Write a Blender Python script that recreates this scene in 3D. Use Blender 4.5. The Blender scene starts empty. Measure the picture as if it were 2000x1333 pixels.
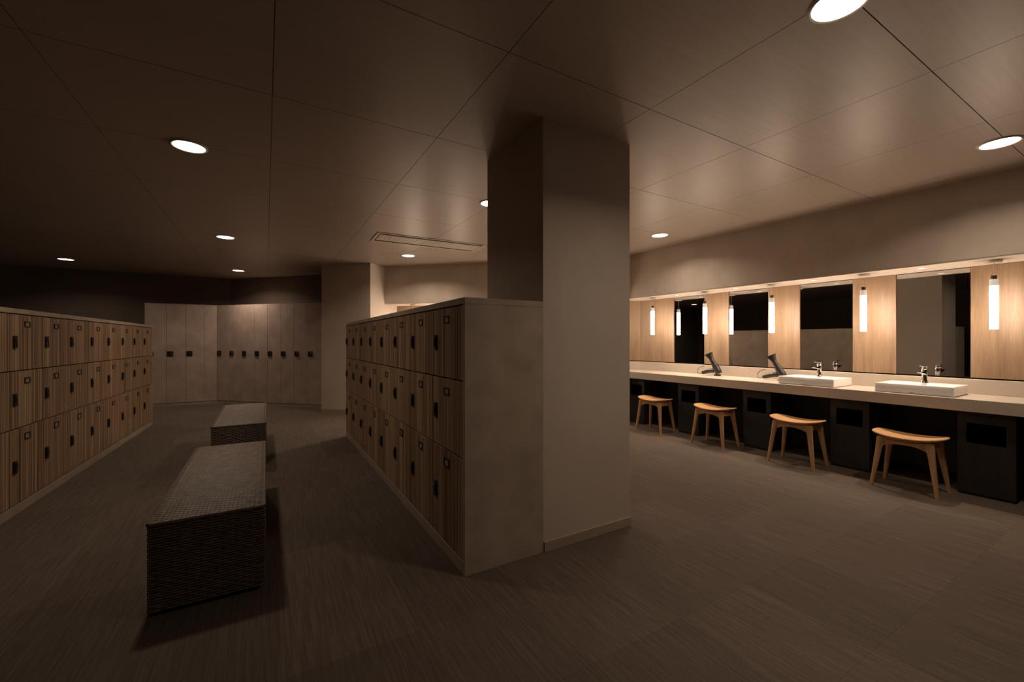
import bpy, bmesh, math, random
from mathutils import Matrix, Vector
random.seed(7)
SC = bpy.context.scene
COL = SC.collection
R = math.radians

# ------------------------------------------------------------------ camera, world, exposure
cam_d = bpy.data.cameras.new('camera')
cam = bpy.data.objects.new('camera', cam_d); COL.objects.link(cam)
cam_d.sensor_width = 36.0
cam_d.lens = 36.0 * 818.0 / 2000.0
cam_d.clip_start = 0.05
cam.location = (0, 0, 1.2)
cam.rotation_euler = (R(90), 0, R(-30.456))
SC.camera = cam
w = bpy.data.worlds.new('world'); SC.world = w; w.use_nodes = True
w.node_tree.nodes['Background'].inputs[0].default_value = (0.02, 0.015, 0.012, 1)
w.node_tree.nodes['Background'].inputs[1].default_value = 0.0
SC.view_settings.view_transform = 'Standard'
SC.view_settings.look = 'None'
SC.view_settings.gamma = 1.0
SC.view_settings.use_curve_mapping = False
SC.view_settings.exposure = 0.0
WARM = (1.0, 0.805, 0.63)
DOWN_W = 6.0
PEND_L = 50.0
SPOT_W = 4.2
CEIL = 2.475

# ------------------------------------------------------------------ materials
def mat(name, color=(.5, .5, .5), rough=.5, metal=0.0, spec=.5):
    m = bpy.data.materials.new(name); m.use_nodes = True
    b = m.node_tree.nodes['Principled BSDF']
    b.inputs['Base Color'].default_value = (*color, 1)
    b.inputs['Roughness'].default_value = rough
    b.inputs['Metallic'].default_value = metal
    b.inputs['Specular IOR Level'].default_value = spec
    return m
def node(m, kind, **kw):
    n = m.node_tree.nodes.new(kind)
    for k, v in kw.items():
        if k in n.inputs: n.inputs[k].default_value = v
        else: setattr(n, k, v)
    return n
def link(m, a, b): m.node_tree.links.new(a, b)
def bsdf(m): return m.node_tree.nodes['Principled BSDF']
def coords(m, scale, rand=0.0, world=False):
    """object (or world) coordinates, stretched, with a random shift for each object"""
    mp = node(m, 'ShaderNodeMapping'); mp.inputs['Scale'].default_value = scale
    if world:
        g = node(m, 'ShaderNodeNewGeometry'); link(m, g.outputs['Position'], mp.inputs['Vector'])
    else:
        t = node(m, 'ShaderNodeTexCoord'); link(m, t.outputs['Object'], mp.inputs['Vector'])
    if rand:
        oi = node(m, 'ShaderNodeObjectInfo')
        ml = node(m, 'ShaderNodeMath', operation='MULTIPLY'); ml.inputs[1].default_value = rand
        link(m, oi.outputs['Random'], ml.inputs[0])
        cb = node(m, 'ShaderNodeCombineXYZ')
        for i in range(3): link(m, ml.outputs[0], cb.inputs[i])
        link(m, cb.outputs[0], mp.inputs['Location'])
    return mp.outputs[0]
def noise(m, vec, scale=1.0, detail=4.0, rough=.55):
    n = node(m, 'ShaderNodeTexNoise')
    n.inputs['Scale'].default_value = scale; n.inputs['Detail'].default_value = detail
    n.inputs['Roughness'].default_value = rough
    link(m, vec, n.inputs['Vector']); return n.outputs['Fac']
def ramp(m, fac, stops, interp='LINEAR'):
    r = node(m, 'ShaderNodeValToRGB'); cr = r.color_ramp; cr.interpolation = interp
    while len(cr.elements) < len(stops): cr.elements.new(.5)
    for e, (p, c) in zip(cr.elements, stops): e.position = p; e.color = (*c, 1)
    link(m, fac, r.inputs[0]); return r.outputs[0]
def bump(m, fac, strength=.2, dist=.002):
    b = node(m, 'ShaderNodeBump'); b.inputs['Strength'].default_value = strength
    b.inputs['Distance'].default_value = dist
    link(m, fac, b.inputs['Height']); link(m, b.outputs[0], bsdf(m).inputs['Normal'])
def mixc(m, a, b, fac=.5, blend='MULTIPLY'):
    x = node(m, 'ShaderNodeMix', data_type='RGBA', blend_type=blend)
    if isinstance(fac, float): x.inputs[0].default_value = fac
    else: link(m, fac, x.inputs[0])
    link(m, a, x.inputs[6]); link(m, b, x.inputs[7]); return x.outputs[2]

def plaster(name, c, scale=5.0, var=.12, bmp=.25, grain=220., rough=.8):
    m = mat(name, c, rough, spec=.25)
    v = coords(m, (1, 1, 1), world=True)
    n1 = noise(m, v, scale, 5.0)
    lo = tuple(x * (1 - var) for x in c); hi = tuple(min(1, x * (1 + var)) for x in c)
    link(m, ramp(m, n1, [(.3, lo), (.7, hi)]), bsdf(m).inputs['Base Color'])
    bump(m, noise(m, v, grain, 3.0), bmp, .002)
    return m
def woodmat(name, dark, mid, light, axis='z', scale=1.0, rough=.45, rnd=9.0):
    m = mat(name, mid, rough, spec=.4)
    s = {'z': (22, 22, 1.4), 'y': (22, 1.4, 22), 'x': (1.4, 22, 22)}[axis]
    v = coords(m, tuple(k * scale for k in s), rnd)
    n1 = noise(m, v, 1.0, 6.0, .6)
    v2 = coords(m, tuple(k * scale * 6 for k in s), rnd)
    n2 = noise(m, v2, 1.0, 2.0, .5)
    c1 = ramp(m, n1, [(.28, dark), (.5, mid), (.75, light)])
    c2 = ramp(m, n2, [(.3, (.82, .82, .82)), (.7, (1, 1, 1))])
    link(m, mixc(m, c1, c2, 1.0), bsdf(m).inputs['Base Color'])
    bump(m, n2, .08, .001)
    return m
M = {}
M['wall'] = plaster('wall_fabric_paper', (.60, .515, .43), 3.0, .10, .3, 260.)
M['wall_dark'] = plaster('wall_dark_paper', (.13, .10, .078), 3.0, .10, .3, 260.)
M['pier'] = plaster('column_textured_paper', (.56, .47, .39), 2.0, .05, .6, 330.)
M['joint'] = mat('ceiling_joint', (.06, .045, .035), .9)
def ceiling_mat():
    m = mat('ceiling_satin_panel', (.38, .31, .255), .41, spec=1.0)
    bsdf(m).inputs['Specular Tint'].default_value = (1, .88, .76, 1)
    v = coords(m, (2, 60, 2), 7.0)
    c = ramp(m, noise(m, v, 1.0, 3.0), [(.3, (.355, .29, .236)), (.7, (.395, .323, .265))])
    link(m, c, bsdf(m).inputs['Base Color'])
    return m
M['ceiling'] = ceiling_mat()
def floor_mat(name, rnd):
    m = mat(name, (.11, .085, .066), .75, spec=.2)
    v = coords(m, (95, 3.2, 95), world=True)
    n1 = noise(m, v, 1.0, 4.0, .65)
    v2 = coords(m, (420, 60, 420), world=True)
    n2 = noise(m, v2, 1.0, 2.0)
    c = ramp(m, n1, [(.28, (.102, .074, .055)), (.5, (.146, .109, .083)), (.74, (.203, .155, .121))])
    c = mixc(m, c, ramp(m, n2, [(.25, (.72, .72, .72)), (.75, (1, 1, 1))]), 1.0)
    if rnd:
        oi = node(m, 'ShaderNodeObjectInfo')
        c = mixc(m, c, ramp(m, oi.outputs['Random'], [(0, (.82, .82, .82)), (1, (1, 1, 1))]), 1.0)
    link(m, c, bsdf(m).inputs['Base Color'])
    bump(m, n2, .35, .002)
    return m
M['floor_tile'] = floor_mat('woven_vinyl_tile', True)
M['floor'] = floor_mat('woven_vinyl_base', False)
def zebra():
    m = mat('zebra_wood_laminate', (.3, .2, .12), .5, spec=.35)
    v = coords(m, (.6, 105, .35), 37.0)
    n1 = noise(m, v, 1.0, 3.0, .7)
    v2 = coords(m, (.6, 16, .3), 19.0)
    n2 = noise(m, v2, 1.0, 2.0)
    c = ramp(m, n1, [(.34, (.085, .047, .025)), (.46, (.25, .15, .085)), (.55, (.50, .335, .20)), (.68, (.66, .47, .295))])
    c = mixc(m, c, ramp(m, n2, [(.3, (.62, .58, .55)), (.7, (1, 1, 1))]), 1.0)
    link(m, c, bsdf(m).inputs['Base Color'])
    bump(m, n1, .05, .001)
    return m
M['zebra'] = zebra()
M['panel'] = plaster('locker_side_laminate', (.41, .33, .255), 6.0, .14, .05, 200., .6)
M['tall'] = plaster('tall_locker_laminate', (.46, .35, .29), 4.0, .16, .03, 200., .55)
M['plinth'] = plaster('plinth_laminate', (.36, .29, .225), 6.0, .1, .03, 200., .6)
M['base'] = plaster('baseboard_vinyl', (.36, .29, .215), 8.0, .08, .05, 200., .55)
M['dark'] = mat('dark_gap', (.012, .009, .007), .9, spec=.1)
M['oak'] = woodmat('oak_veneer', (.25, .158, .093), (.325, .212, .13), (.385, .26, .163), 'z', 1.0, .45)
M['stool'] = woodmat('stool_oak', (.40, .22, .10), (.50, .285, .135), (.58, .35, .175), 'z', 1.6, .5)
M['seat'] = woodmat('stool_seat_oak', (.52, .28, .115), (.62, .35, .155), (.70, .42, .20), 'y', 1.6, .45)
M['counter'] = plaster('counter_solid_surface', (.50, .425, .35), 20.0, .04, .02, 300., .35)
M['soffit'] = plaster('soffit_board', (.62, .53, .45), 6.0, .03, .05, 200., .6)
M['ceramic'] = mat('white_ceramic', (.82, .78, .74), .12, spec=.6)
M['chrome'] = mat('chrome', (.85, .84, .82), .08, 1.0)
M['mirror'] = mat('mirror_glass', (.53, .53, .515), .0, 1.0)
M['black'] = mat('black_plastic', (.012, .011, .011), .4)
M['blackcab'] = woodmat('black_stained_laminate', (.019, .0165, .014), (.025, .0215, .0185), (.032, .0275, .024), 'z', 1.0, .55)
M['void'] = mat('black_void', (.002, .002, .002), .9, spec=.0)
M['metal'] = mat('brushed_metal', (.42, .40, .38), .35, 1.0)
M['bronze'] = mat('dark_bronze', (.07, .045, .032), .4, .6)
M['dryer'] = mat('dryer_shell', (.030, .025, .026), .30, spec=.6)
M['white'] = mat('white_enamel', (.75, .70, .64), .5)
M['vent'] = mat('vent_enamel', (.62, .535, .43), .5)
M['card'] = mat('name_card', (.33, .25, .17), .6)
def rattan(name, c1, c2, rough):
    m = mat(name, c1, rough, spec=.32)
    v = coords(m, (30, 30, 30))
    link(m, ramp(m, noise(m, v, 1.0, 2.0), [(.3, c1), (.7, c2)]), bsdf(m).inputs['Base Color'])
    return m
M['rattan'] = rattan('dark_rattan', (.10, .068, .048), (.19, .135, .098), .45)
M['rattan_core'] = mat('rattan_core', (.012, .009, .007), .8)
def emis(name, color, strength, facing=None):
    m = mat(name, (0, 0, 0), .5)
    bsdf(m).inputs['Emission Color'].default_value = (*color, 1)
    bsdf(m).inputs['Emission Strength'].default_value = strength
    return m
M['down'] = emis('downlight_diffuser', (1, .86, .70), 6.0)
M['tube'] = emis('pendant_lit_acrylic', (1.0, .805, .63), PEND_L)
M['spot'] = emis('soffit_spot_lens', (1, .86, .70), 3.0)
M['acrylic'] = emis('frosted_acrylic_top', (1, .84, .70), .35)  # faint emission put in for light piped through from the lit tube
bsdf(M['acrylic']).inputs['Base Color'].default_value = (.6, .56, .52, 1)

# ------------------------------------------------------------------ mesh helpers
class MB:
    def __init__(s): s.v = []; s.f = []
    def add(s, vs, fs):
        o = len(s.v); s.v += [tuple(p) for p in vs]; s.f += [tuple(i + o for i in f) for f in fs]; return s
    def box(s, x0, x1, y0, y1, z0, z1):
        return s.add([(x0, y0, z0), (x1, y0, z0), (x1, y1, z0), (x0, y1, z0), (x0, y0, z1), (x1, y0, z1), (x1, y1, z1), (x0, y1, z1)],
                     [(0, 3, 2, 1), (4, 5, 6, 7), (0, 1, 5, 4), (1, 2, 6, 5), (2, 3, 7, 6), (3, 0, 4, 7)])
    def prism(s, poly, z0, z1):
        a = sum(poly[i][0] * poly[(i + 1) % len(poly)][1] - poly[(i + 1) % len(poly)][0] * poly[i][1] for i in range(len(poly)))
        if a < 0: poly = poly[::-1]
        n = len(poly)
        vs = [(p[0], p[1], z0) for p in poly] + [(p[0], p[1], z1) for p in poly]
        fs = [tuple(range(n))[::-1], tuple(range(n, 2 * n))] + [(i, (i + 1) % n, n + (i + 1) % n, n + i) for i in range(n)]
        return s.add(vs, fs)
    def loft(s, rings, cap0=True, cap1=True):
        n = len(rings[0]); vs = [p for r in rings for p in r]; fs = []
        for k in range(len(rings) - 1):
            for i in range(n):
                j = (i + 1) % n
                fs.append((k * n + i, k * n + j, (k + 1) * n + j, (k + 1) * n + i))
        if cap0: fs.append(tuple(range(n))[::-1])
        if cap1: fs.append(tuple(range((len(rings) - 1) * n, len(rings) * n)))
        return s.add(vs, fs)
    def lathe(s, prof, c=(0, 0, 0), axis=(0, 0, 1), n=20, cap0=True, cap1=True):
        ax = Vector(axis).normalized(); q = Vector((0, 0, 1)).rotation_difference(ax); c = Vector(c)
        rings = [[c + q @ Vector((r * math.cos(2 * math.pi * i / n), r * math.sin(2 * math.pi * i / n), h)) for i in range(n)] for r, h in prof]
        return s.loft(rings, cap0, cap1)
    def tube(s, pts, r, n=8):
        pts = [Vector(p) for p in pts]; rings = []; up = Vector((0.3, 0.2, 1)).normalized()
        for i, p in enumerate(pts):
            t = (pts[min(i + 1, len(pts) - 1)] - pts[max(i - 1, 0)]).normalized()
            a = t.cross(up).normalized(); b = a.cross(t)
            rr = r[i] if isinstance(r, (list, tuple)) else r
            rings.append([p + rr * (math.cos(2 * math.pi * k / n) * a + math.sin(2 * math.pi * k / n) * b) for k in range(n)])
        return s.loft(rings)
    def mesh(s, name, material, smooth=False, bevel=0.0, seg=1):
        me = bpy.data.meshes.new(name)
        me.from_pydata(s.v, [], s.f)
        bm = bmesh.new(); bm.from_mesh(me)
        bmesh.ops.recalc_face_normals(bm, faces=bm.faces)
        if bevel:
            es = [e for e in bm.edges if len(e.link_faces) == 2 and e.calc_face_angle(0) > .6]
            bmesh.ops.bevel(bm, geom=es, offset=bevel, segments=seg, affect='EDGES', profile=.5)
        if smooth:
            for f in bm.faces: f.smooth = True
            for e in bm.edges:
                if len(e.link_faces) == 2 and e.calc_face_angle(0) > R(38): e.smooth = False
        bm.to_mesh(me); bm.free()
        me.materials.append(material); return me
    def build(s, name, material, parent=None, smooth=False, bevel=0.0, seg=1):
        return obj(name, s.mesh(name, material, smooth, bevel, seg), parent)
def obj(name, me, parent=None, mw=None):
    o = bpy.data.objects.new(name, me); COL.objects.link(o)
    if parent: o.parent = parent
    if mw is not None: o.matrix_local = mw
    return o
def tag(o, label, cat, group=None):
    o['label'] = label; o['category'] = cat
    if group: o['group'] = group
    return o
def thing(name, label, cat, loc=(0, 0, 0), rz=0.0, group=None, mw=None):
    o = bpy.data.objects.new(name, None); COL.objects.link(o); o.empty_display_size = .1
    if mw is not None: o.matrix_world = mw
    else: o.location = loc; o.rotation_euler = (0, 0, rz)
    return tag(o, label, cat, group)
def struct(o, label=None):
    o['kind'] = 'structure'
    if label: o['label'] = label
    return o
def copies(root, mw, label):
    r = root.copy(); COL.objects.link(r); r.matrix_world = mw; r['label'] = label
    for ch in root.children:
        c = ch.copy(); COL.objects.link(c); c.parent = r
        for g in ch.children:
            d = g.copy(); COL.objects.link(d); d.parent = c
    return r
def T(x, y, z=0.0, rz=0.0): return Matrix.Translation((x, y, z)) @ Matrix.Rotation(rz, 4, 'Z')

# ------------------------------------------------------------------ vanity frames (x outward into the wall, y along the wall)
C0 = Vector((4.728, 4.53)); C1 = Vector((1.75, 7.38))
DELTA = .014
MM = Matrix.Translation((C0.x, C0.y, 0)) @ Matrix.Rotation(DELTA, 4, 'Z') @ Matrix.Translation((0, -4.53, 0))
dv = (C1 - C0); DL = dv.length; dv.normalize()
ang = math.atan2(-dv.x, dv.y)
MD = T(C0.x, C0.y, 0, ang)
turn = ang - DELTA
TT = math.tan(turn / 2)
YS = -2.55                                   # where the vanity wall ends behind the camera
def pm(x, y): p = MM @ Vector((x, y, 0)); return (p.x, p.y)
def pd(x, y): p = MD @ Vector((x, y, 0)); return (p.x, p.y)
def pc(x): return pm(x, 4.53 + x * TT)       # the corner at offset x
def strip(x0, x1, y0=YS, y1=None):           # plan of a band along both walls
    y1 = DL if y1 is None else y1
    return [pm(x0, y0), pc(x0), pd(x0, y1), pd(x1, y1), pc(x1), pm(x1, y0)]
BX = .41                                     # depth of the recess under the soffit
PEND_Y = [.911, 1.736, 2.566, 3.388, 4.221]
MIRR_Y = [1.336, 2.165, 2.996, 3.830]
SOF = 1.847

# ------------------------------------------------------------------ floor
XW, YB, YF = -4.7, -2.6, 10.32
floor = struct(MB().box(XW - .1, 5.6, YB - .1, YF + .4, -.1, -.0015).build('floor', M['floor']), 'dark brown woven vinyl floor')
tile = MB().box(-.24975, .24975, -.24975, .24975, -.004, 0.0).mesh('floor_tile', M['floor_tile'])
ca, sa = math.cos(R(30.456)), math.sin(R(30.456))
diag_s = 9.06
n_t = 0
for i in range(-9, 6):
    for j in range(-1, 20):
        x, y = 2.80 + .5 * i, .44 + .5 * j
        d, l = x * sa + y * ca, x * ca - y * sa
        if d < .75 or abs(l) > 1.30 * d + .45: continue
        if x < -1.75 or x > 4.95 or x + y > diag_s + .3: continue
        if x + y > 8.7 and x > .9: continue
        o = obj('floor_tile', tile, floor, Matrix.Translation((x, y, 0))); n_t += 1

# ------------------------------------------------------------------ ceiling with panels
ceil = struct(MB().box(XW - .1, 5.6, YB - .1, YF + .4, CEIL + .012, CEIL + .1).build('ceiling', M['joint']), 'taupe panelled ceiling')
cp = MB().box(-.4460, .4460, -.4480, .4480, 0, .014).mesh('ceiling_panel', M['ceiling'])
for i in range(-6, 6):
    for j in range(-5, 12):
        x, y = .03 + .895 * (i + .5), .70 + .9 * (j + .5)
        if x < XW - .4 or x > 5.2 or y < YB - .4 or y > YF + .3: continue
        if x + y > 10.4: continue
        obj('ceiling_panel', cp, ceil, Matrix.Translation((x, y, CEIL)))

# ------------------------------------------------------------------ walls
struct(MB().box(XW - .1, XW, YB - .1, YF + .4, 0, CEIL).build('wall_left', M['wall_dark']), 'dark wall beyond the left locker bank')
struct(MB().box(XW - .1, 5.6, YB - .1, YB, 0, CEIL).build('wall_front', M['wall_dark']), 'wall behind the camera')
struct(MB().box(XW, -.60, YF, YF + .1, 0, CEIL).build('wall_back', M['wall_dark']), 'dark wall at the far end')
# wall behind the tall lockers
BEND = Vector((-.81, 9.86)); u45 = Vector((math.sqrt(.5), -math.sqrt(.5)))
n45 = Vector((math.sqrt(.5), math.sqrt(.5)))
TE = BEND + u45 * 2.66
bk = .46; tb = math.tan(R(22.5)) * bk
WB = (BEND.x + tb, BEND.y + bk)
TEB = TE + n45 * bk
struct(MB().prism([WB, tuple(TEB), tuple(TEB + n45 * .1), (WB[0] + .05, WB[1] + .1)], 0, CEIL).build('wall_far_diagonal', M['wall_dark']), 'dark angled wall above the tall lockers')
# pier between tall lockers and vanity
P_L = Vector((.811, 7.709)); P_R = Vector((1.470, 7.052))
pier_back = 1.15
pr = [tuple(P_L), tuple(P_R), tuple(P_R + n45 * pier_back), tuple(P_L + n45 * pier_back)]
pier = struct(MB().prism(pr, 0, CEIL).build('wall_pier', M['pier']), 'taupe angled pier beside the tall lockers')
e = .008
pb = MB().prism([tuple(P_L - n45 * e - u45 * e), tuple(P_R - n45 * e + u45 * e), tuple(P_R + n45 * .4 + u45 * e), tuple(P_L + n45 * .36 - u45 * e)], 0, .06)
pb.build('baseboard_pier', M['base'], pier)
# column
CX0, CX1, CY0, CY1 = 1.356, 2.037, 1.957, 2.65
column = struct(MB().box(CX0, CX1, CY0, CY1, 0, CEIL).build('wall_column', M['pier']), 'square textured column at the end of the locker block')
MB().box(CX0 + .004, CX1 + e, CY0 - e, CY1 + e, 0, .06).build('baseboard_column', M['base'], column, bevel=.002)

# vanity wall: soffit, back wall, wood panels
wr = struct(MB().prism(strip(0, BX + .3, y1=DL + .06), SOF, CEIL).build('wall_right', M['wall']), 'taupe soffit wall above the vanity')
MB().prism(strip(.004, BX + .02, y1=DL + .06), SOF - .012, SOF).build('soffit_board', M['soffit'], wr)
wb = struct(MB().prism(strip(BX + .025, BX + .25, y1=DL + .06), 0, SOF - .012).build('wall_vanity', M['dark']), 'wall behind the vanity mirrors')
WZ0, WZ1 = .888, SOF - .014
def wood_panel(frame, y0, y1):
    MB().box(BX, BX + .022, y0, y1, WZ0, WZ1).build('wood_panel', M['oak'], wb, bevel=.0015).matrix_local = frame
edges = [YS]
for y in MIRR_Y: edges += [y - .245, y + .245]
edges.append(4.53 + BX * TT)
for k in range(0, len(edges), 2):
    if k == 0:
        wood_panel(MM, edges[0], -.13); wood_panel(MM, -.125, .30); wood_panel(MM, .305, edges[1])
    else: wood_panel(MM, edges[k], edges[k + 1])
def mirror(frame, y, label):
    t = thing('mirror', label, 'mirror', mw=frame @ Matrix.Translation((0, y, 0)), group='vanity mirrors')
    MB().box(BX + .012, BX + .024, -.243, .243, WZ0, WZ1).build('frame', M['bronze'], t)
    MB().box(BX + .0105, BX + .0120, -.241, .241, WZ0 + .003, WZ1 - .004).build('glass', M['mirror'], t)
    return t
mirror(MM, MIRR_Y[0], 'tall frameless mirror above the white basin nearest the camera')
mirror(MM, MIRR_Y[1], 'tall frameless mirror above the second basin, between two pendant lamps')
mirror(MM, MIRR_Y[2], 'tall frameless mirror between the two hair dryers')
mirror(MM, MIRR_Y[3], 'narrow-looking mirror just right of the column, left of both hair dryers')
# the vanity goes on round the corner, behind the locker block
DM = [DL - .92, DL - 1.76, DL - 2.60, DL - 3.44]
ed = [-BX * TT]
for y in sorted(DM): ed += [y - .245, y + .245]
ed.append(DL + .03)
for k in range(0, len(ed), 2): wood_panel(MD, ed[k], ed[k + 1])
mirror(MD, DM[0], 'mirror on the angled vanity, just showing above the locker block')
mirror(MD, DM[1], 'second mirror from the pier on the angled vanity, hidden behind the locker block')
mirror(MD, DM[2], 'third mirror from the pier on the angled vanity, hidden behind the column')
mirror(MD, DM[3], 'fourth mirror from the pier on the angled vanity, hidden behind the column')

# ------------------------------------------------------------------ counter
ct = thing('vanity_counter', 'long straight taupe vanity counter carrying both basins and hair dryers', 'counter')
MB().prism([pm(-.122, YS), pc(-.122), pc(BX + .02), pm(BX + .02, YS)], .655, .752).build('counter_top', M['counter'], ct, bevel=.003)
ca_ = thing('vanity_counter', 'angled taupe vanity counter hidden behind the locker block', 'counter')
MB().prism([pc(-.122), pd(-.122, DL - .05), pd(BX + .02, DL - .05), pc(BX + .02)], .655, .752).build('counter_top', M['counter'], ca_, bevel=.003)
struct(MB().prism(strip(BX - .018, BX + .02, y1=DL - .003), .7525, .876).build('trim_2', M['counter'], bevel=.002), 'low taupe backsplash along the vanity')
kb = struct(MB().prism(strip(BX - .03, BX + .02, y1=DL - .003), 0.0, .653).build('trim_1', M['blackcab']), 'black panel at the back of the knee spaces')

# under-counter cabinets with a waste slot
def waste_cabinet(frame, y, label):
    t = thing('waste_cabinet', label, 'cabinet', mw=frame @ Matrix.Translation((0, y, 0)), group='black cabinets under the vanity counter')
    x0, x1, hw = -.048, BX - .032, .150
    b = MB(); th = .018
    b.box(x0 + .02, x1, -hw, -hw + th, .0, .654); b.box(x0 + .02, x1, hw - th, hw, .0, .654)
    b.box(x0 + .02, x1, -hw, hw, .0, .03); b.box(x1 - th, x1, -hw, hw, .0, .654)
    b.build('body', M['blackcab'], t)
    f = MB()
    sy, z0, z1 = .103, .405, .562
    f.box(x0, x0 + .02, -hw, hw, .02, z0); f.box(x0, x0 + .02, -hw, hw, z1, .653)
    f.box(x0, x0 + .02, -hw, -sy, z0, z1); f.box(x0, x0 + .02, sy, hw, z0, z1)
    f.build('door', M['blackcab'], t)
    c = MB()
    c.box(x0 + .02, x0 + .16, -sy - .006, -sy, z0 - .01, z1 + .01); c.box(x0 + .02, x0 + .16, sy, sy + .006, z0 - .01, z1 + .01)
    c.box(x0 + .02, x0 + .16, -sy, sy, z1, z1 + .006); c.box(x0 + .155, x0 + .16, -sy, sy, z0, z1)
    c.build('chute', M['void'], t)
    return t
CABL = ['black waste cabinet right of the nearest stool, at the right edge of the picture',
        'black waste cabinet between the nearest and the second stool',
        'black waste cabinet between the second and the third stool',
        'black waste cabinet between the third stool and the farthest stool',
        'black waste cabinet behind the farthest stool, half hidden by the column']
for y, lb in zip([.922, 1.784, 2.638, 3.504, 4.372], CABL): waste_cabinet(MM, y, lb)

# ------------------------------------------------------------------ lamps
def area(name, parent, size, watts, spread, z):
    d = bpy.data.lights.new(name, 'AREA'); d.shape = 'DISK'; d.size = size; d.energy = watts
    d.color = WARM; d.spread = R(spread)
    o = bpy.data.objects.new(name, d); COL.objects.link(o); o.parent = parent; o.location = (0, 0, z)
    return o
def downlight(x, y, label, watts=DOWN_W):
    t = thing('ceiling_downlight', label, 'downlight', (x, y, CEIL), group='round ceiling downlights')
    MB().lathe([(.088, -.001), (.088, -.006), (.094, -.009), (.102, -.004), (.104, 0.0)], n=40, cap0=False, cap1=False).build('trim_ring', M['vent'], t, smooth=True)
    MB().lathe([(.0885, -.0045), (.0885, -.0025)], n=40).build('diffuser', M['down'], t)
    area('lamp', t, .17, watts, 145, -.012)
for x, y, lb, wt in [(-.432, 3.43, 'round ceiling downlight glaring above the nearer wicker bench', 7.5),
                 (-.425, 6.20, 'small round downlight above the farther wicker bench', 6),
                 (-2.68, 9.13, 'thin-looking downlight at far left above the left locker bank', 6),
                 (-.425, 9.02, 'farthest small downlight just in front of the tall lockers', 9),
                 (1.831, 6.16, 'round downlight beyond the long ceiling air vent', 12),
                 (4.085, 3.44, 'round downlight by the vanity wall, right of the column', 7.5),
                 (4.062, .731, 'round downlight near the right edge of the picture', 7),
                 (1.863, .734, 'large-looking downlight cut by the top edge of the picture', 8.5),
                 (1.790, 3.436, 'round downlight mostly hidden behind the column', 3)]:
    downlight(x, y, lb, wt)

def make_pendant(label):
    t = thing('pendant_lamp', label, 'pendant lamp', group='tube pendant lamps along the vanity')
    MB().lathe([(.043, SOF - .0125), (.046, SOF - .016), (.046, SOF - .032), (.043, SOF - .034)], n=28).build('ceiling_cup', M['white'], t, smooth=True)
    MB().tube([(0, 0, SOF - .034), (0, 0, 1.712)], .0018, 6).build('cord', M['white'], t)
    MB().lathe([(.015, 1.683), (.0165, 1.685), (.0165, 1.711), (.015, 1.713)], n=20).build('cap', M['bronze'], t, smooth=True)
    MB().lathe([(.0245, 1.632), (.0245, 1.680), (.0235, 1.683)], n=28).build('clear_collar', M['acrylic'], t, smooth=True)
    MB().lathe([(.024, 1.293), (.0245, 1.296), (.0245, 1.632)], n=28).build('lit_tube', M['tube'], t, smooth=True)
    return t
PX = .13
PL = ['glowing tube pendant lamp nearest the camera, at the right edge of the picture',
      'glowing tube pendant lamp between the mirrors of the two basins',
      'glowing tube pendant lamp hanging above the nearer hair dryer',
      'glowing tube pendant lamp hanging above the farther hair dryer',
      'glowing tube pendant lamp in the far corner, next to the column']
p0 = make_pendant(PL[0]); p0.matrix_world = MM @ Matrix.Translation((PX, PEND_Y[0], 0))
for y, lb in zip(PEND_Y[1:], PL[1:]): copies(p0, MM @ Matrix.Translation((PX, y, 0)), lb)
DP = [DL - .50, DL - 1.34, DL - 2.18, DL - 3.02]
copies(p0, MD @ Matrix.Translation((PX, DP[0], 0)), 'pendant lamp whose ceiling cup just shows above the locker block')
for y, lb in zip(DP[1:], ('second pendant lamp from the pier, hidden behind the locker block', 'third pendant lamp from the pier, hidden behind the locker block and column', 'fourth pendant lamp from the pier, hidden behind the column')):
    copies(p0, MD @ Matrix.Translation((PX, y, 0)), lb)

def soffit_spot(frame, y, label):
    t = thing('soffit_spot', label, 'spotlight', mw=frame @ Matrix.Translation((.155, y, SOF - .012)), group='little spotlights under the soffit')
    MB().lathe([(.022, 0), (.022, -.003), (.027, -.004), (.030, 0)], n=20, cap0=False, cap1=False).build('trim_ring', M['white'], t, smooth=True)
    MB().lathe([(.0215, -.002), (.0215, -.0005)], n=20).build('lens', M['spot'], t)
    area('lamp', t, .04, SPOT_W, 95, -.006)
for y, lb in zip(MIRR_Y, ['little spotlight under the soffit above the nearest basin', 'little spotlight under the soffit above the second basin',
                          'little spotlight under the soffit between the two hair dryers', 'little spotlight under the soffit at the farthest mirror']):
    soffit_spot(MM, y, lb)
for k, y in enumerate(DM):  # unseen spots, added so the angled counter bounces light onto ceiling and pier
    soffit_spot(MD, y, 'added unseen spotlight under the angled soffit, ' + ('nearest the pier', 'second from the pier', 'third from the pier', 'fourth from the pier')[k])

# ------------------------------------------------------------------ ceiling air vent
t = thing('air_vent', 'long cream ceiling air vent with slotted grille', 'air vent', (1.84, 5.225, CEIL), R(-1.5))
fr = MB(); a_, b_ = .705, .235
for (x0, x1, y0, y1) in [(-a_, a_, -b_, -b_ + .035), (-a_, a_, b_ - .035, b_), (-a_, -a_ + .035, -b_ + .035, b_ - .035), (a_ - .035, a_, -b_ + .035, b_ - .035)]:
    fr.box(x0, x1, y0, y1, -.006, 0)
fr.build('frame', M['vent'], t, bevel=.0015)
MB().box(-a_ - .007, a_ + .007, -b_ - .007, b_ + .007, -.0012, 0).build('shadow_line_plate', M['dark'], t)  # dark plate drawn as the shadow line around the frame
MB().box(-a_ + .035, a_ - .035, -b_ + .035, b_ - .035, -.0025, -.0012).build('slot', M['dark'], t)  # flat dark sheet, the shade inside the slots put in as colour
MB().box(-a_ + .045, a_ - .045, -b_ + .085, b_ - .085, -.006, -.002).build('grille_panel', M['vent'], t, bevel=.0015)
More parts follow.
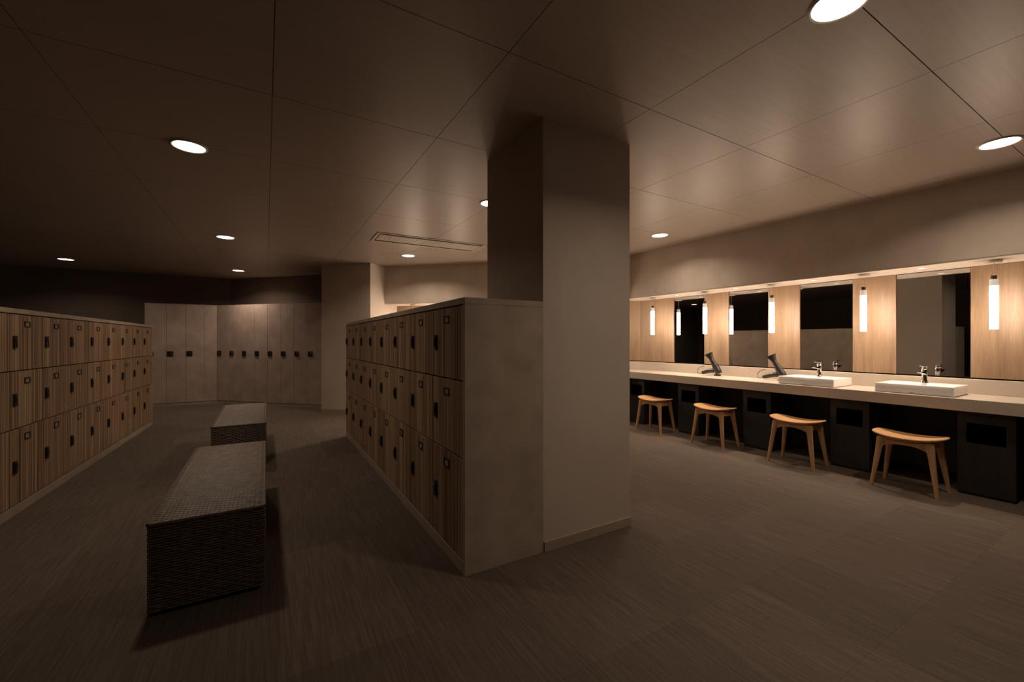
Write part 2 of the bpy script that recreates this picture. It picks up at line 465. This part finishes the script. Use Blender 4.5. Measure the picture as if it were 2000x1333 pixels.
sl = MB().box(-.004, .004, -b_ + .088, b_ - .088, -.0085, -.0055).mesh('slat', M['vent'])
for k in range(24): obj('slat', sl, t, Matrix.Translation((-.62 + k * 1.24 / 23, 0, 0)))

# ------------------------------------------------------------------ low locker banks
ROWS = [(.072, .588), (.595, .988), (.995, 1.3835)]
HZ = [(.285, .375), (.752, .838), (1.150, 1.236)]
PZ = [(.495, .543), (.897, .940), (1.299, 1.341)]
DW = .45
door_me = []; handle_me = []; frame_me = []
for (z0, z1), (h0, h1), (q0, q1) in zip(ROWS, HZ, PZ):
    door_me.append(MB().box(0, .018, -DW / 2 + .0018, DW / 2 - .0018, z0, z1).mesh('door', M['zebra'], bevel=.0015))
    hb = MB(); yc = DW / 2 - .058
    hb.box(-.012, .0, yc - .019, yc + .019, h0, h1)
    handle_me.append((hb.mesh('handle', M['black'], bevel=.004, seg=2),
                      MB().box(-.020, -.011, yc - .006, yc + .006, h0 + .018, h1 - .016).mesh('latch', M['metal'], bevel=.003, seg=2)))
    f = MB(); q = .007; yw = .036
    f.box(-.005, 0, -yw, yw, q0, q0 + q); f.box(-.005, 0, -yw, yw, q1 - q, q1)
    f.box(-.005, 0, -yw, -yw + q, q0 + q, q1 - q); f.box(-.005, 0, yw - q, yw, q0 + q, q1 - q)
    frame_me.append((f.mesh('card_frame', M['black']), MB().box(-.0015, 0, -yw + q, yw - q, q0 + q, q1 - q).mesh('card', M['card'])))
def locker_bank(mw, ncol, label, cap=.022):
    """front at x=0 facing -x, body towards +x, y from 0"""
    L = ncol * DW + 2 * cap; dp = .485
    t = thing('locker_bank', label, 'lockers', mw=mw)
    MB().box(.022, dp - .012, cap, L - cap, .05, 1.386).build('body', M['dark'], t)
    MB().box(0, dp, 0, cap, 0, 1.390).build('side_panel', M['panel'], t, bevel=.0012)
    MB().box(0, dp, L - cap, L, 0, 1.390).build('side_panel', M['panel'], t, bevel=.0012)
    MB().box(dp - .012, dp, cap, L - cap, 0, 1.390).build('back_panel', M['panel'], t)
    MB().box(0, dp, 0, L, 1.3905, 1.424).build('top_panel', M['panel'], t, bevel=.0015)
    MB().box(.001, .03, cap, L - cap, 0, .064).build('plinth', M['plinth'], t, bevel=.001)
    for c in range(ncol):
        y = cap + DW * (c + .5)
        for r in range(3):
            d = obj('door', door_me[r], t, Matrix.Translation((.002, y, 0)))
            obj('handle', handle_me[r][0], d); obj('latch', handle_me[r][1], d)
            obj('card_frame', frame_me[r][0], d); obj('card', frame_me[r][1], d)
    return t
locker_bank(T(.871, 1.957), 8, 'low zebra-wood locker block standing against the square column')
lb_dir = math.atan2(-(-1.396 + 1.489), 7.746 - 4.033)       # direction of the left bank's front, from +Y
NL = 11
far = Vector((-1.396, 7.770))
locker_bank(T(far.x, far.y, 0, math.pi + lb_dir), NL, 'low zebra-wood locker bank along the left edge of the picture')

# ------------------------------------------------------------------ tall lockers
TH = 1.89
def latch_mesh():
    return (MB().box(-.012, 0, -.045, .045, .918, 1.012).mesh('handle', M['black'], bevel=.006, seg=2),
            MB().box(-.016, -.011, -.024, -.014, .945, .985).mesh('key_slot', M['metal'], bevel=.002))
lat = latch_mesh()
def tall_bank(mw, widths, label, filler=0.0, miter0=0.0, miter1=0.0):
    """front at y=0 facing -y, running along +x; the ends may be mitred"""
    L = sum(widths) + filler; dp = .44
    t = thing('tall_locker_bank', label, 'lockers', mw=mw)
    def plan(y0, y1, e=0.0): return [(miter0 * y0 + e, y0), (L - miter1 * y0 - e, y0), (L - miter1 * y1 - e, y1), (miter0 * y1 + e, y1)]
    MB().prism(plan(.02, dp, .002), .05, TH - .02).build('body', M['dark'], t)
    MB().prism(plan(.0, dp, .001), TH - .0195, TH).build('top_panel', M['tall'], t)
    MB().prism(plan(.002, .03, .001), 0, .046).build('plinth', M['plinth'], t)
    if not miter0: MB().box(-.018, -.001, 0, dp, 0, TH).build('side_panel', M['tall'], t)
    x = 0.0
    for w_ in widths:
        d = MB().box(.0018, w_ - .0018, 0, .018, .054, TH - .021).build('door', M['tall'], t, bevel=.0012)
        d.matrix_local = Matrix.Translation((x, 0, 0))
        rm = Matrix.Translation((.058, 0, 0)) @ Matrix.Rotation(R(90), 4, 'Z')
        obj('handle', lat[0], d, rm); obj('key_slot', lat[1], d, rm)
        x += w_
    if filler: MB().box(x + .0018, x + filler - .002, 0, .018, .054, TH - .021).build('filler_panel', M['tall'], t)
    return t
tall_bank(T(-1.862, 9.86), [.284, .284, .284], 'tall taupe lockers facing down the aisle at the far left corner', .2, 0, -math.tan(R(22.5)))
tall_bank(T(BEND.x, BEND.y, 0, R(-45)), [.296] * 9, 'angled row of tall taupe lockers left of the pier', 0.0, -math.tan(R(22.5)))

# ------------------------------------------------------------------ wicker benches
def weave(mb, o, u, v, n, U, V, pu, pvv, amp):
    o, u, v, n = Vector(o), Vector(u), Vector(v), Vector(n)
    nu = max(2, round(U / pu)); nv = max(2, round(V / pvv)); du = U / nu; dvv = V / nv
    for j in range(nv):
        vs = []; fs = []
        for i in range(nu + 1):
            s_ = 1 if (i + j) % 2 else -1
            if i in (0, nu): s_ = 0
            jit = random.uniform(-.0006, .0006)
            for q, hgt in ((.09, 0), (.5, .0042), (.91, 0)):
                vs.append(o + u * (i * du) + v * ((j + q) * dvv + jit) + n * (s_ * amp + hgt))
        for i in range(nu):
            for q in range(2):
                a = i * 3 + q; fs.append((a, a + 3, a + 4, a + 1))
        mb.add(vs, fs)
BW, BLEN, BH = .442, 1.505, .412
def make_bench(label):
    t = thing('wicker_bench', label, 'bench', group='wicker benches in the aisle')
    z0 = .022
    MB().box(-BW / 2 + .008, BW / 2 - .008, .008, BLEN - .008, z0 + .004, BH - .009).build('frame', M['rattan_core'], t)
    k = 'stuff'
    for nm, args in [('woven_top', ((-BW / 2 + .012, .012, BH - .006), (1, 0, 0), (0, 1, 0), (0, 0, 1), BW - .024, BLEN - .024, .0175, .0130, .0030)),
                     ('woven_end', ((-BW / 2 + .006, .005, z0), (1, 0, 0), (0, 0, 1), (0, -1, 0), BW - .012, BH - z0 - .01, .0275, .0118, .0030)),
                     ('woven_end', ((BW / 2 - .006, BLEN - .005, z0), (-1, 0, 0), (0, 0, 1), (0, 1, 0), BW - .012, BH - z0 - .01, .0275, .0118, .0030)),
                     ('woven_side', ((BW / 2 - .005, .006, z0), (0, 1, 0), (0, 0, 1), (1, 0, 0), BLEN - .012, BH - z0 - .01, .0275, .0118, .0030)),
                     ('woven_side', ((-BW / 2 + .005, BLEN - .006, z0), (0, -1, 0), (0, 0, 1), (-1, 0, 0), BLEN - .012, BH - z0 - .01, .0275, .0118, .0030))]:
        mb = MB(); weave(mb, *args)
        o = mb.build(nm, M['rattan'], t)
        for p in o.data.polygons: p.use_smooth = True
        o['kind'] = k
    h = BW / 2 - .006
    path = [(-h, .006, BH - .008), (h, .006, BH - .008), (h, BLEN - .006, BH - .008), (-h, BLEN - .006, BH - .008), (-h, .006, BH - .008)]
    rim = MB()
    for a, b in zip(path[:-1], path[1:]): rim.tube([a, b], .0085, 8)
    rim.build('braided_rim', M['rattan'], t, smooth=True)
    ft = MB().lathe([(.016, 0), (.018, .004), (.018, z0 + .006)], n=12).mesh('foot', M['black'])
    for x, y in ((-.18, .05), (.18, .05), (-.18, BLEN - .05), (.18, BLEN - .05)): obj('foot', ft, t, Matrix.Translation((x, y, 0)))
    return t
bench = make_bench('dark brown wicker bench nearest the camera in the aisle')
bench.matrix_world = T(-.222, 2.345, 0, 0)
copies(bench, T(-.216, 4.715, 0, 0), 'dark brown wicker bench farther down the aisle, before the tall lockers')

# ------------------------------------------------------------------ stools
def make_stool(label):
    t = thing('stool', label, 'stool', group='oak stools along the vanity')
    # saddle seat, long axis y
    a, b = .228, .152; n = 40
    def edge(k, s):
        th = 2 * math.pi * k / n; c_, s_ = math.cos(th), math.sin(th)
        ex = 2 / 3.0
        return (b * s * math.copysign(abs(s_) ** ex, s_), a * s * math.copysign(abs(c_) ** ex, c_))
    def zt(x, y): return .424 + .034 * (abs(y) / a) ** 2.2 - .006 * (1 - (x / b) ** 2)
    rings = []
    for s_, dz in ((.02, -.022), (.5, -.022), (.88, -.020), (.97, -.013), (1.0, -.006), (.985, 0.0), (.9, .0), (.7, 0), (.45, 0), (.2, 0), (.02, 0)):
        r_ = []
        for k in range(n):
            x, y = edge(k, s_); r_.append((x, y, zt(x, y) + dz))
        rings.append(r_)
    MB().loft(rings).build('seat', M['seat'], t, smooth=True)
    def leg(sx, sy):
        rr = []
        for f_, (hx, hy) in ((0, (.011, .012)), (.15, (.0125, .0135)), (.75, (.016, .022)), (.9, (.017, .027)), (1.0, (.017, .029))):
            cx_ = sx * (.143 - .043 * f_); cy_ = sy * (.200 - .054 * f_); z = .408 * f_
            ring = []
            for k in range(12):
                th = 2 * math.pi * k / 12
                ring.append((cx_ + hx * math.copysign(abs(math.cos(th)) ** .6, math.cos(th)), cy_ + hy * math.copysign(abs(math.sin(th)) ** .6, math.sin(th)), z))
            rr.append(ring)
        MB().loft(rr).build('leg', M['stool'], t, smooth=True)
    for sx in (-1, 1):
        for sy in (-1, 1): leg(sx, sy)
        # arched long rail
        top, low = [], []
        for k in range(13):
            y = -.140 + .280 * k / 12; q = abs(y) / .140
            top.append((y, .404)); low.append((y, .366 - .034 * q ** 2.6))
        poly = top + low[::-1]; m_ = MB(); x0, x1 = sx * .103 - .010, sx * .103 + .010
        nn = len(poly)
        m_.add([(x0, p[0], p[1]) for p in poly] + [(x1, p[0], p[1]) for p in poly],
               [tuple(range(nn)), tuple(range(nn, 2 * nn))[::-1]] + [(i, nn + i, nn + (i + 1) % nn, (i + 1) % nn) for i in range(nn)])
        m_.build('arched_rail', M['stool'], t)
    for sy in (-1, 1):
        MB().box(-.095, .095, sy * .145 - .009, sy * .145 + .009, .352, .402).build('end_rail', M['stool'], t, bevel=.003)
    return t
SL = ['oak saddle stool nearest the camera, in front of the nearest basin',
      'oak saddle stool in front of the second basin',
      'oak saddle stool, third from the right, before the mirror between the dryers',
      'oak saddle stool farthest away, next to the column']
SP = [(-.262, 1.302), (-.270, 2.128), (-.262, 3.000), (-.262, 3.850)]
s0 = make_stool(SL[0]); s0.matrix_world = MM @ T(*SP[0])
for (x, y), lb, rz in zip(SP[1:], SL[1:], (.5, -1.5, 1.0)): copies(s0, MM @ T(x, y, 0, R(rz)), lb)

# ------------------------------------------------------------------ basins and faucets
def make_basin(label):
    t = thing('wash_basin', label, 'basin', group='white basins on the vanity counter')
    x0, x1, hy, z0, z1 = -.082, .325, .250, .7525, .830
    def rr(a0, a1, b, z, c, n=5):
        pts = []
        for (cx_, cy_, st) in ((a1 - c, b - c, 0), (a0 + c, b - c, 90), (a0 + c, -b + c, 180), (a1 - c, -b + c, 270)):
            for k in range(n + 1):
                th = R(st + 90 * k / n); pts.append((cx_ + c * math.cos(th), cy_ + c * math.sin(th), z))
        return pts
    rings = [rr(x0 + .006, x1 - .006, hy - .006, z0, .012), rr(x0, x1, hy, z0 + .006, .012), rr(x0, x1, hy, z1 - .004, .012), rr(x0 + .003, x1 - .003, hy - .003, z1, .012),
             rr(x0 + .013, x1 - .105, hy - .013, z1, .02), rr(x0 + .017, x1 - .109, hy - .017, z1 - .004, .02), rr(x0 + .03, x1 - .122, hy - .03, z1 - .042, .03),
             rr(x0 + .08, x1 - .17, hy - .10, z1 - .052, .03)]
    MB().loft(rings).build('bowl', M['ceramic'], t, smooth=True)
    MB().lathe([(.021, z1 - .0515), (.021, z1 - .0495), (.014, z1 - .0485)], (x0 + .165, 0, 0), n=20).build('drain', M['chrome'], t, smooth=True)
    MB().box(x0 - .0012, x0 + .001, -.014, .014, z0 + .009, z0 + .014).build('maker_mark', M['plinth'], t)
    return t
BL = ['white rectangular wash basin nearest the camera', 'white rectangular wash basin farther away, beside a hair dryer']
b0 = make_basin(BL[0]); b0.matrix_world = MM @ T(0, MIRR_Y[0])
copies(b0, MM @ T(0, 2.145), BL[1])
def make_faucet(label):
    t = thing('faucet', label, 'faucet', group='chrome mixer taps on the basins')
    MB().lathe([(.026, 0), (.026, .005), (.0225, .012), (.0205, .03), (.020, .075), (.022, .088), (.0225, .118), (.019, .124)], n=24).build('body', M['chrome'], t, smooth=True)
    def sec(x, hy, za, zb): return [(x, -hy, za), (x, hy, za), (x, hy, zb), (x, -hy, zb)]
    MB().loft([sec(-.008, .017, .074, .104), sec(-.05, .0165, .082, .104), sec(-.11, .015, .090, .103), sec(-.135, .013, .093, .101)]).build('spout', M['chrome'], t, bevel=.003, seg=2)
    MB().lathe([(.017, .122), (.021, .127), (.021, .139), (.016, .145)], n=24).build('lever_hub', M['chrome'], t, smooth=True)
    MB().loft([sec(.018, .012, .138, .149), sec(-.02, .012, .142, .150), sec(-.07, .010, .147, .1525), sec(-.10, .009, .150, .1545)]).build('lever', M['chrome'], t, bevel=.002)
    return t
f0 = make_faucet('chrome mixer tap on the nearest white basin'); f0.matrix_world = MM @ T(.236, MIRR_Y[0], .830)
copies(f0, MM @ T(.236, 2.145, .830), 'chrome mixer tap on the farther white basin')

# ------------------------------------------------------------------ hair dryers on stands
def make_dryer(label):
    """barrel leans towards +y (along the wall), grip reaches forward along +y"""
    t = thing('hair_dryer', label, 'hair dryer', group='dark hair dryers resting on stands')
    MB().box(-.034, .034, -.032, .028, 0, .016).build('stand_base', M['black'], t, bevel=.005, seg=2)
    MB().box(-.014, .014, -.030, -.014, .012, .042).build('stand_post', M['black'], t, bevel=.003)
    ax = Vector((0, .115, .225)).normalized(); o = Vector((0, -.012, .045))
    prof = [(.016, -.030), (.030, -.024), (.036, -.008), (.037, .02), (.034, .06), (.028, .10), (.025, .13), (.0235, .172)]
    MB().lathe(prof, o, ax, 24).build('barrel', M['dryer'], t, smooth=True)
    MB().lathe([(.030, -.0285), (.032, -.0245), (.030, -.0205)], o, ax, 24).build('intake_grille', M['metal'], t, smooth=True)
    q = Vector((0, 0, 1)).rotation_difference(ax)
    def oval(h, rx, ry): return [o + q @ Vector((rx * math.cos(2 * math.pi * k / 20), ry * math.sin(2 * math.pi * k / 20), h)) for k in range(20)]
    MB().loft([oval(.165, .025, .025), oval(.180, .025, .027), oval(.205, .024, .037), oval(.228, .020, .047)]).build('nozzle', M['black'], t, smooth=True)
    g = [Vector((0, .008, .052)), Vector((0, .05, .058)), Vector((0, .09, .050)), Vector((0, .135, .036)), Vector((0, .160, .026))]
    MB().tube(g, [.021, .0235, .022, .021, .016], 14).build('grip', M['dryer'], t, smooth=True)
    MB().lathe([(.026, -.02), (.028, -.012), (.028, .012), (.026, .02)], (0, .006, .052), (1, 0, 0), 20).build('hinge_ring', M['metal'], t, smooth=True)
    c = [(0, .158, .026), (0, .185, .014), (-.004, .206, .026), (-.006, .208, .055), (.0, .19, .082), (.012, .165, .098), (.034, .14, .100)]
    MB().tube(c, .003, 6).build('cord', M['black'], t, smooth=True)
    return t
d0 = make_dryer('dark hair dryer on a stand beside the farther basin'); d0.matrix_world = MM @ T(.265, 2.530, .752, R(20)) @ Matrix.Scale(1.15, 4)
copies(d0, MM @ T(.265, 3.305, .752, R(20)) @ Matrix.Scale(1.15, 4), 'dark hair dryer on a stand farther from the camera, left of the other')
print('tiles', n_t)
